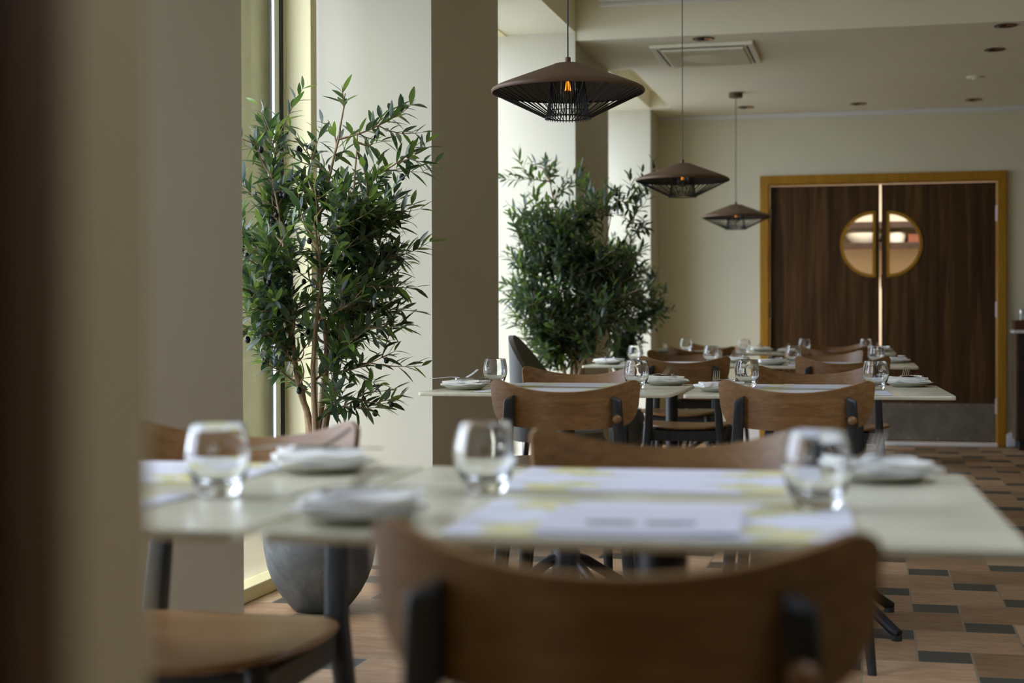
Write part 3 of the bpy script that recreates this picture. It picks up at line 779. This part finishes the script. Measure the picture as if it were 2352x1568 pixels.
def make_fork():
    e = empty('fork', '', 'fork', (0, 0, 0), 0, 'forks lying on the napkins')
    # along +Y, tines at +Y, lying back-down so the tips rise
    b = nb(); path = [(-.070, .0045, .0052), (-.064, .0042, .0068), (-.035, .0060, .0050), (.0, .0085, .0030), (.03, .0065, .0030), (.045, .0035, .0060), (.056, .0030, .0115), (.064, .0055, .0122)]
    rings = []
    for y, z, wx in path: rings.append([(px, y, z + pz) for px, pz in rrect(wx, .0012, .0011, 2)])
    loft(b, rings); link('fork_handle', b, 'cutlery', e)
    b = nb()
    for k in range(4):
        x = -.0102 + .0068 * k
        pts = [(.063, .0052), (.074, .0105), (.086, .0170), (.097, .0245), (.108, .0335)]
        rr = []
        for q, (y, z) in enumerate(pts): 
            wx = (.0021, .0020, .0018, .0015, .0008)[q]; rr.append([(x * (1 - .02 * q) + px, y, z + pz) for px, pz in rrect(wx, .0010, .0008, 2)])
        loft(b, rr)
    link('tines', b, 'cutlery', e)
    return e
def make_knife():
    e = empty('table_knife', '', 'knife', (0, 0, 0), 0, 'knives lying on the napkins')
    b = nb(); rings = []
    for y, wx, hz in ((-.075, .0030, .0020), (-.070, .0065, .0034), (-.04, .0058, .0036), (.0, .0045, .0032), (.008, .0050, .0024)): rings.append([(px, y, .0040 + pz) for px, pz in rrect(wx, hz, hz * .8, 3)])
    loft(b, rings); link('knife_handle', b, 'cutlery', e)
    b = nb(); rings = []
    for y, x0, x1 in ((.007, -.0045, .0045), (.03, -.0070, .0060), (.055, -.0085, .0062), (.074, -.0065, .0062), (.083, .0005, .0055)): rings.append([(x0, y, .0040), ((x0 + x1) / 2, y, .0049), (x1, y, .0047), (x1, y, .0033), ((x0 + x1) / 2, y, .0031)])
    loft(b, rings); link('blade', b, 'cutlery', e)
    return e
def make_mat():
    b = nb(); g = []
    for i in range(15):
        g.append([(-.21 + .42 * i / 14, -.1485 + .297 * j / 8, .0010 + .0008 * math.sin(i * .55) * math.sin(j * .4)) for j in range(9)])
    sheet(b, g, .0007); return tag(link('paper_placemat', b, 'paper', None, True, ang=60), '', 'placemat', 'lemon-print paper placemats')
PROTO = {}
def put(kind, maker, loc, rz, label):
    if kind not in PROTO:
        o = maker(); o.scale = (.90,) * 3 if kind in ('fork', 'knife') else (1, 1, 1); PROTO[kind] = o; o.location = loc; o.rotation_euler = (0, 0, rz); o['label'] = label
    else: o = dup(PROTO[kind], loc, rz, label)
    return o
SETLAB = {'w1': 'table beside tan partition', 'a1': 'menu card table', 'w2': 'second-row table under pendant', 'a2': 'second-row aisle table',
          'w3': 'third-row window table', 'a3': 'third-row aisle table', 'w4': 'back-row window table', 'a4': 'back-row table before doors'}
POS = {}   # overrides of local positions: (table, side) -> dict(plate=(x,y), glass=(x,y), mat=(x,y), turn)
POS[('a1', 'n')] = dict(plate=(-.309, -.262), glass=(.185, -.075), mat=(.012, -.205))
POS[('a1', 'f')] = dict(plate=(.270, .265), glass=(-.228, .020), mat=(-.02, .210))
POS[('w2', 'n')] = dict(glass=(.237, -.03)); POS[('w2', 'f')] = dict(glass=(-.262, .11))
POS[('a2', 'n')] = dict(glass=(.178, -.0)); POS[('a2', 'f')] = dict(glass=(-.222, .11))
POS[('w1', 'f')] = dict(plate=(.262, .262), glass=(-.22, .06), mat=(-.02, .205))
POS[('w1', 'n')] = dict(plate=None, glass=(.243, -.07), mat=(.0, -.21))
for k, (tx, ty, tr, ph) in TB.items():
    row = int(k[1])
    for side in 'nf':
        s = 1 if side == 'n' else -1
        p = dict(plate=(-.292 * s, -.165 if s > 0 else .270), glass=(.20 * s, -.03 if s > 0 else .10), mat=(0, -.215 * s)); p.update(POS.get((k, side), {}))
        rz0 = tr + (0 if s > 0 else PI)
        def W(x, y, z=0):
            c, q = math.cos(tr), math.sin(tr); return (tx + x * c - y * q, ty + x * q + y * c, TZ + z)
        who = 'near' if s > 0 else 'far'
        suf = '%s side of %s' % (who, SETLAB[k])
        j = rnd.uniform(-.12, .12)
        put('placemat', make_mat, W(*p['mat'], .0004), rz0 + j * .25, 'lemon-print paper placemat, ' + suf)
        put('tumbler', make_glass, W(*p['glass'], .0022), rnd.uniform(-.5, .9), 'clear etched tumbler, ' + suf)
        if p['plate']:
            px, py = p['plate']
            put('plate', make_plate, W(px, py, .0003), rz0 + j, 'pale grey side plate, ' + suf)
            put('napkin', make_napkin, W(px, py, .0165), rz0 + j * 2 + (.1 if row > 1 else .25), 'white folded napkin, ' + suf)
            sw = rnd.uniform(-.25, .25)
            c, q = math.cos(rz0), math.sin(rz0)
            fa = {('a1', 'n'): -.25, ('w2', 'n'): -.95, ('w1', 'f'): -1.0, ('w2', 'f'): -.3, ('a2', 'f'): -.15}.get((k, side), sw) - rz0
            put('fork', make_fork, W(px - .012 + .042 * math.sin(rz0 + fa - tr), py - .042 * math.cos(rz0 + fa - tr), .0325), rz0 + fa, 'steel fork with raised tines, ' + suf)
            put('knife', make_knife, W(px + .022, py - .012, .0325), rz0 + fa + (.45 if row > 1 else -.5), 'steel knife beside its fork, ' + suf)
# menu card on the closest table
tx, ty, tr, _ = TB['a1']; c, q = math.cos(tr), math.sin(tr); mx_, my_ = .0, -.235
b = nb(); g = []
for i in range(13): g.append([(-.106 + .212 * i / 12, -.105 + .21 * j / 8, .0018 + .0030 * max(0, i / 12 - .55) * (1 + j * .05)) for j in range(9)])
sheet(b, g, .0009)
mc = link('menu_card', b, 'menu', None, True, ang=60, loc=(tx + mx_ * c - my_ * q, ty + mx_ * q + my_ * c, TZ + .0022)); mc.rotation_euler = (0, 0, tr + .03)
tag(mc, 'lilac-grey menu card with a dark wordmark on the lemon placemat', 'menu')

# ------------------------------------------------------------------ potted olive trees
def leaf_into(b, lay, base, d, nrm, ln, wd, age, curl):
    d = d.normalized(); s = d.cross(nrm)
    if s.length < 1e-4: s = d.orthogonal()
    s.normalize(); n = s.cross(d).normalized()
    prof = ((0, .10), (.18, .62), (.42, 1.0), (.70, .78), (.90, .36), (1.0, .04))
    prev = None
    for t, wv in prof:
        c = base + d * (ln * t) + n * (-curl * ln * t * t)
        row = [b.verts.new(c - s * wd * wv * .5 + n * wd * .10 * wv), b.verts.new(c), b.verts.new(c + s * wd * wv * .5 + n * wd * .10 * wv)]
        for v in row: v[lay] = age
        if prev:
            for k in range(2): b.faces.new((prev[k], prev[k + 1], row[k + 1], row[k]))
        prev = row
def bez(p, q, r, t): return p * (1 - t) ** 2 + q * 2 * t * (1 - t) + r * t * t
def make_tree(label, loc, seed, stems, tips, dense=1.0, young=.16, potlabel='round grey pot'):
    R = random.Random(seed)
    e = empty('potted_olive_tree', label, 'tree', loc, TH, 'potted olive trees along the windows')
    b = nb(); lathe(b, [(0, 0), (.080, 0), (.090, .006), (.113, .032), (.135, .062), (.158, .105), (.173, .148), (.183, .200), (.187, .255), (.182, .310), (.168, .350), (.160, .360), (.152, .356), (.150, .33), (.0, .325)], 48)
    po = link('pot', b, 'pot', e, True, ang=50); po['label'] = potlabel
    b = nb(); lathe(b, [(0, .337), (.10, .338), (.151, .332)], 30); link('soil', b, 'soil', e)
    # stems: polylines (x, depth, z)
    bw = nb(); curves = []
    for st in stems:
        pts = [Vector(p) for p in st]; dense_pts = []
        for a in range(len(pts) - 1):
            p0, p1, p2, p3 = pts[max(a - 1, 0)], pts[a], pts[a + 1], pts[min(a + 2, len(pts) - 1)]
            for k in range(5):
                t = k / 5; dense_pts.append(.5 * ((2 * p1) + (p2 - p0) * t + (2 * p0 - 5 * p1 + 4 * p2 - p3) * t * t + (3 * p1 - p0 - 3 * p2 + p3) * t ** 3) + Vector((R.uniform(-.002, .002), R.uniform(-.002, .002), 0)))
        dense_pts.append(pts[-1]); n = len(dense_pts)
        tube(bw, dense_pts, [.0155 * (1 - .88 * (k / (n - 1)) ** .8) for k in range(n)], 9); curves.append(dense_pts)
    link('trunk', bw, 'bark', e)
    bb = nb(); bl = nb(); lay = bl.verts.layers.float.new('age'); olv = []
    allpts = [p for c in curves for p in c if p.z > .62]
    def twig(p0, p2, r0, leaf_from=.12, sub=True):
        ln = (p2 - p0).length
        mid = (p0 + p2) * .5 + Vector((R.uniform(-.04, .04), R.uniform(-.04, .04), -.10 * ln + R.uniform(-.02, .02)))
        n = max(4, int(ln / .022)); pts = [bez(p0, mid, p2, k / n) for k in range(n + 1)]
        tube(bb, pts, [r0 * (1 - .75 * k / n) for k in range(n + 1)], 5)
        ph = R.uniform(0, PI)
        for k in range(int(n * leaf_from), n + 1):
            p = pts[k]; d = (pts[min(k + 1, n)] - pts[max(k - 1, 0)]).normalized(); s, t = frame_basis(d)
            if R.random() > .92 * dense: continue
            ang = ph + k * PI / 2 + R.uniform(-.5, .5)
            for sg in (0, PI):
                if R.random() < .10: continue
                side = s * math.cos(ang + sg) + t * math.sin(ang + sg)
                f = .55 + .5 * (k / n); dd = d * f + side * (1.0 - .35 * k / n) + Vector((0, 0, R.uniform(-.25, .25)))
                nr = (Vector((0, 0, 1)) + side * R.uniform(-.6, .6) + Vector((R.uniform(-.5, .5), R.uniform(-.5, .5), 0)))
                L_ = R.uniform(.052, .080) * (.8 if k > n * .85 else 1); yng = 1 if (R.random() < young * (2.2 if k > n * .8 else .6)) else 0
                leaf_into(bl, lay, p, dd, nr, L_, L_ * R.uniform(.25, .33), R.uniform(.85, 1.0) if yng else R.uniform(0, .75), R.uniform(-.05, .30))
            if R.random() < .03:
                q = p + s * R.uniform(-.02, .02) + Vector((0, 0, -.018)); rr = R.uniform(.008, .0105)
                olv.append((q, rr))
        if sub:
            for f in (.3, .5, .68, .84):
                if R.random() < .72 and ln > .13:
                    p = pts[int(n * f)]; d = (p2 - p0).normalized(); s, t = frame_basis(d); a = R.uniform(0, 2 * PI)
                    twig(p, p + (d * .8 + (s * math.cos(a) + t * math.sin(a)) * .75 + Vector((0, 0, .15))) * R.uniform(.09, .16), r0 * .6, .1, False)
    for tip in tips:
        tip = Vector(tip); cc = Vector((0, 0, 1.12)) - tip
        if cc.length > .3: tip += cc.normalized() * (.055 if tip.z < 1.5 else .03)
        cand = sorted(allpts, key=lambda p: (p - tip).length + 1.2 * max(0, p.z - tip.z + .09))
        twig(cand[min(len(cand) - 1, R.randrange(3))], tip, .0042)
    link('branches', bb, 'bark', e)
    fo = link('foliage', bl, 'leaf', e, True, ang=80)
    proto = None
    for q, rr in olv[:90]:
        if proto is None:
            ob = nb(); lathe(ob, [(0, 1.25), (.5, 1.08), (.88, .6), (1, 0), (.85, -.65), (.45, -1.08), (0, -1.2)], 12)
            proto = o_ = link('olive', ob, 'olive', e)
        else: o_ = proto.copy(); COL.objects.link(o_); o_.parent = e
        o_.location = q; o_.scale = (rr, rr, rr)
    return e
def px(pts, cx, D, cz0=735):   # crown tips read as offsets (metres) from the trunk axis: right, height
    return [((a - cx) / F_PX * D, H_CAM + (cz0 - y) / F_PX * D) for a, y in pts]
def filler(R, n, xlo, xhi, zlo, zhi, dep, prof):
    out = []
    for _ in range(n):
        z = R.uniform(zlo, zhi); f = prof((z - zlo) / (zhi - zlo)); x = (xlo + xhi) / 2 + (xhi - xlo) / 2 * f * R.uniform(-1, 1)
        out.append((x, R.uniform(-dep, dep) * f, z))
    return out
RT = random.Random(5)
tips1 = px([(800, 168), (762, 245), (640, 262), (700, 300), (945, 226), (972, 312), (905, 380), (962, 430), (962, 560), (955, 668), (905, 750), (950, 832), (880, 915), (600, 300),
            (575, 400), (560, 530), (560, 640), (585, 760), (590, 835), (625, 880), (690, 930), (820, 925), (720, 420), (850, 480), (650, 520), (760, 560), (870, 640), (700, 690), (640, 640), (900, 500), (800, 300), (830, 370), (690, 380), (735, 340), (880, 300)], 745, 5.06)
t1 = [(x, RT.uniform(-.16, .16), z) for x, z in tips1] + filler(RT, 102, -.34, .28, .84, 1.48, .26, lambda t: .55 + .45 * math.sin(PI * min(1, t * 1.15)))
st1 = [[(-.005, 0, .33), (.012, .01, .58), (.045, .02, .74), (.075, .0, .95), (.085, -.02, 1.15), (.115, -.03, 1.35), (.13, -.02, 1.56)],
       [(-.02, .01, .33), (-.03, 0, .60), (-.065, -.03, .74), (-.085, -.05, .95), (-.11, -.05, 1.20), (-.15, -.04, 1.45)],
       [(0, .03, .33), (-.005, .03, .60), (.02, .05, .83), (.0, .07, 1.02), (-.01, .06, 1.25), (.06, .05, 1.55), (.085, .04, 1.70)],
       [(-.03, .03, .33), (-.045, .06, .6), (-.09, .09, .8), (-.15, .10, 1.05), (-.19, .08, 1.35)],
       [(.0, -.02, .33), (-.01, -.03, .6), (-.01, -.07, .85), (.02, -.10, 1.1), (.0, -.1, 1.38)]]
make_tree('tall potted olive tree in a grey pot between the first two pillars', (-1.790, 4.805, 0), 3, st1, t1, 1.0, .20)
tips2 = px([(1250, 360), (1172, 395), (1300, 395), (1395, 405), (1430, 420), (1478, 415), (1160, 490), (1490, 490), (1165, 560), (1160, 640), (1158, 700), (1180, 790), (1490, 560), (1470, 640), (1200, 440), (1340, 450), (1220, 840), (1280, 860), (1240, 470), (1440, 480), (1390, 460)], 1310, 8.25)
t2 = [(x, RT.uniform(-.18, .18), z) for x, z in tips2] + filler(RT, 165, -.36, .36, .76, 1.58, .32, lambda t: .60 + .40 * math.sin(PI * min(1, t * 1.05)))
st2 = [[(.02, 0, .33), (.03, .01, .55), (.02, .02, .72), (-.02, 0, .95), (-.05, -.02, 1.25), (-.08, -.03, 1.5), (-.13, -.02, 1.78)],
       [(.03, .01, .33), (.05, 0, .55), (.07, -.03, .75), (.12, -.05, .95), (.15, -.05, 1.20), (.22, -.04, 1.55)],
       [(.0, .03, .33), (.0, .05, .62), (.03, .08, .9), (.06, .08, 1.2), (.05, .05, 1.5)],
       [(-.02, .0, .33), (-.03, .0, .62), (-.08, .04, .85), (-.18, .06, 1.1), (-.24, .05, 1.35)],
       [(.0, -.02, .33), (.05, -.06, .7), (.2, -.08, 1.0), (.29, -.08, 1.25), (.33, -.06, 1.5)]]
t2 = [(min(x, .10) if z < .92 else x, y, z) for x, y, z in t2]
make_tree('dense dark potted olive tree behind the second row of tables', (-1.60, 8.12, 0), 8, st2, t2, 1.0, .07)
t3 = filler(RT, 120, -.30, .32, .62, 1.48, .26, lambda t: .62 + .38 * math.sin(PI * min(1, t * 1.05)))
t3 = [(min(x, .10) if z < .92 else x, y, z) for x, y, z in t3]
make_tree('smaller blurred potted olive tree half hidden by the dense one', (-1.700, 10.22, 0), 21, [[(x * .9, y, z * .86 + .03) for x, y, z in s] for s in st1], t3, 1.0, .06)

# ------------------------------------------------------------------ things by the wall
e = empty('shell_chair', 'grey curved shell chair by the window behind the second row', 'chair', (-1.435, 6.98, 0), 0)
b = nb(); g = []
for i in range(25):
    ph = -1.25 + 2.5 * i / 24; f = math.cos(ph * .72); col = []
    top = .47 + .41 * max(0, f) ** 1.5
    for j in range(9):
        v = j / 8; z = .40 + (top - .40) * v; r = .205 + .015 * v
        col.append((-r * math.cos(ph), r * math.sin(ph), z))
    g.append(col)
sheet(b, g, .022); link('backrest', b, 'greyfab', e, True, ang=50)
b = nb(); lathe(b, [(0, .40), (.19, .40), (.205, .415), (.205, .44), (.19, .452), (0, .455)], 32); link('seat', b, 'greyfab', e)
for sx, sy in ((-1, -1), (1, -1), (1, 1), (-1, 1)):
    b = nb(); tube(b, [(sx * .12, sy * .12, .40), (sx * .17, sy * .17, 0)], [.014, .009], 10); link('leg', b, 'black', e)
e = empty('radiator_valve', 'cream radiator valve with a thin pipe against the white pillar', 'valve', (-1.905, 8.53, .27))
b = nb(); tube(b, [(-.03, 0, 0), (.028, 0, 0), (.034, 0, 0)], [.022, .022, .017], 18); link('valve_head', b, 'valve', e)
b = nb(); tube(b, [(.03, 0, 0), (.15, 0, 0), (.19, 0, -.01), (.20, 0, -.05), (.20, 0, -.27)], .0055, 8); link('pipe', b, 'valve', e)
b = nb(); tube(b, [(-.035, .0, 0), (-.06, 0, 0), (-.06, 0, -.27)], .008, 8); box(b, -.05, -.02, .0, .08, -.012, .012, .003); link('valve_body', b, 'steel', e)
# sideboard at the right edge
e = empty('sideboard', 'dark wooden sideboard with a white top by the kitchen doors', 'sideboard', (.955, 11.70, 0))
b = nb(); box(b, 0, .016, .0, .31, .07, .845, .002); link('side_panel', b, 'cabside', e, False)
b = nb(); box(b, .016, 1.18, .01, .31, .07, .845, .002); link('body', b, 'cabwood', e, False)
b = nb(); box(b, -.012, 1.2, -.02, .315, .847, .868, .003); link('worktop', b, 'trimw', e, False)
b = nb(); box(b, .03, 1.17, .03, .30, 0, .07, .002); link('plinth', b, 'black', e, False)
for k in range(2):
    x0 = .018 + k * .58
    b = nb(); box(b, x0, x0 + .575, -.008, .009, .072, .655, .002); d_ = link('door', b, 'cabwood', e, False)
    b = nb(); tube(b, [(x0 + .53, -.022, .50), (x0 + .53, -.022, .60)], .005, 8); link('handle', b, 'steel', d_)
    b = nb(); box(b, x0, x0 + .575, -.008, .009, .662, .840, .002); d_ = link('drawer', b, 'cabwood', e, False)
    b = nb(); tube(b, [(x0 + .20, -.022, .75), (x0 + .37, -.022, .75)], .005, 8); link('handle', b, 'steel', d_)
e = empty('wooden_tray', 'reddish brown wooden tray box on the sideboard', 'tray', (.955, 11.74, .868))
b = nb(); box(b, 0, .42, 0, .24, .0005, .012, .002); link('tray_base', b, 'traywood', e, False)
b = nb(); box(b, 0, .42, 0, .014, .012, .072, .002); box(b, 0, .42, .226, .24, .012, .072, .002); box(b, 0, .014, .014, .226, .012, .072, .002); box(b, .406, .42, .014, .226, .012, .072, .002); link('tray_rim', b, 'traywood', e, False)
def shaker(x, y, label):
    e = empty('salt_shaker', label, 'shaker', (x, y, .8805), 0, 'glass shakers in the tray')
    b = nb(); lathe(b, [(0, 0), (.026, 0), (.028, .004), (.026, .055), (.020, .095), (.0175, .112), (.0165, .112), (.018, .095), (.024, .055), (.025, .008), (0, .006)], 24); link('shaker_glass', b, 'shaker', e)
    b = nb(); lathe(b, [(0, .143), (.010, .142), (.016, .136), (.018, .125), (.0185, .110), (0, .110)], 24); link('cap', b, 'steel', e)
shaker(1.005, 11.79, 'glass shaker with a steel cap, first in the tray'); shaker(1.075, 11.80, 'glass shaker with a steel cap at the picture edge')
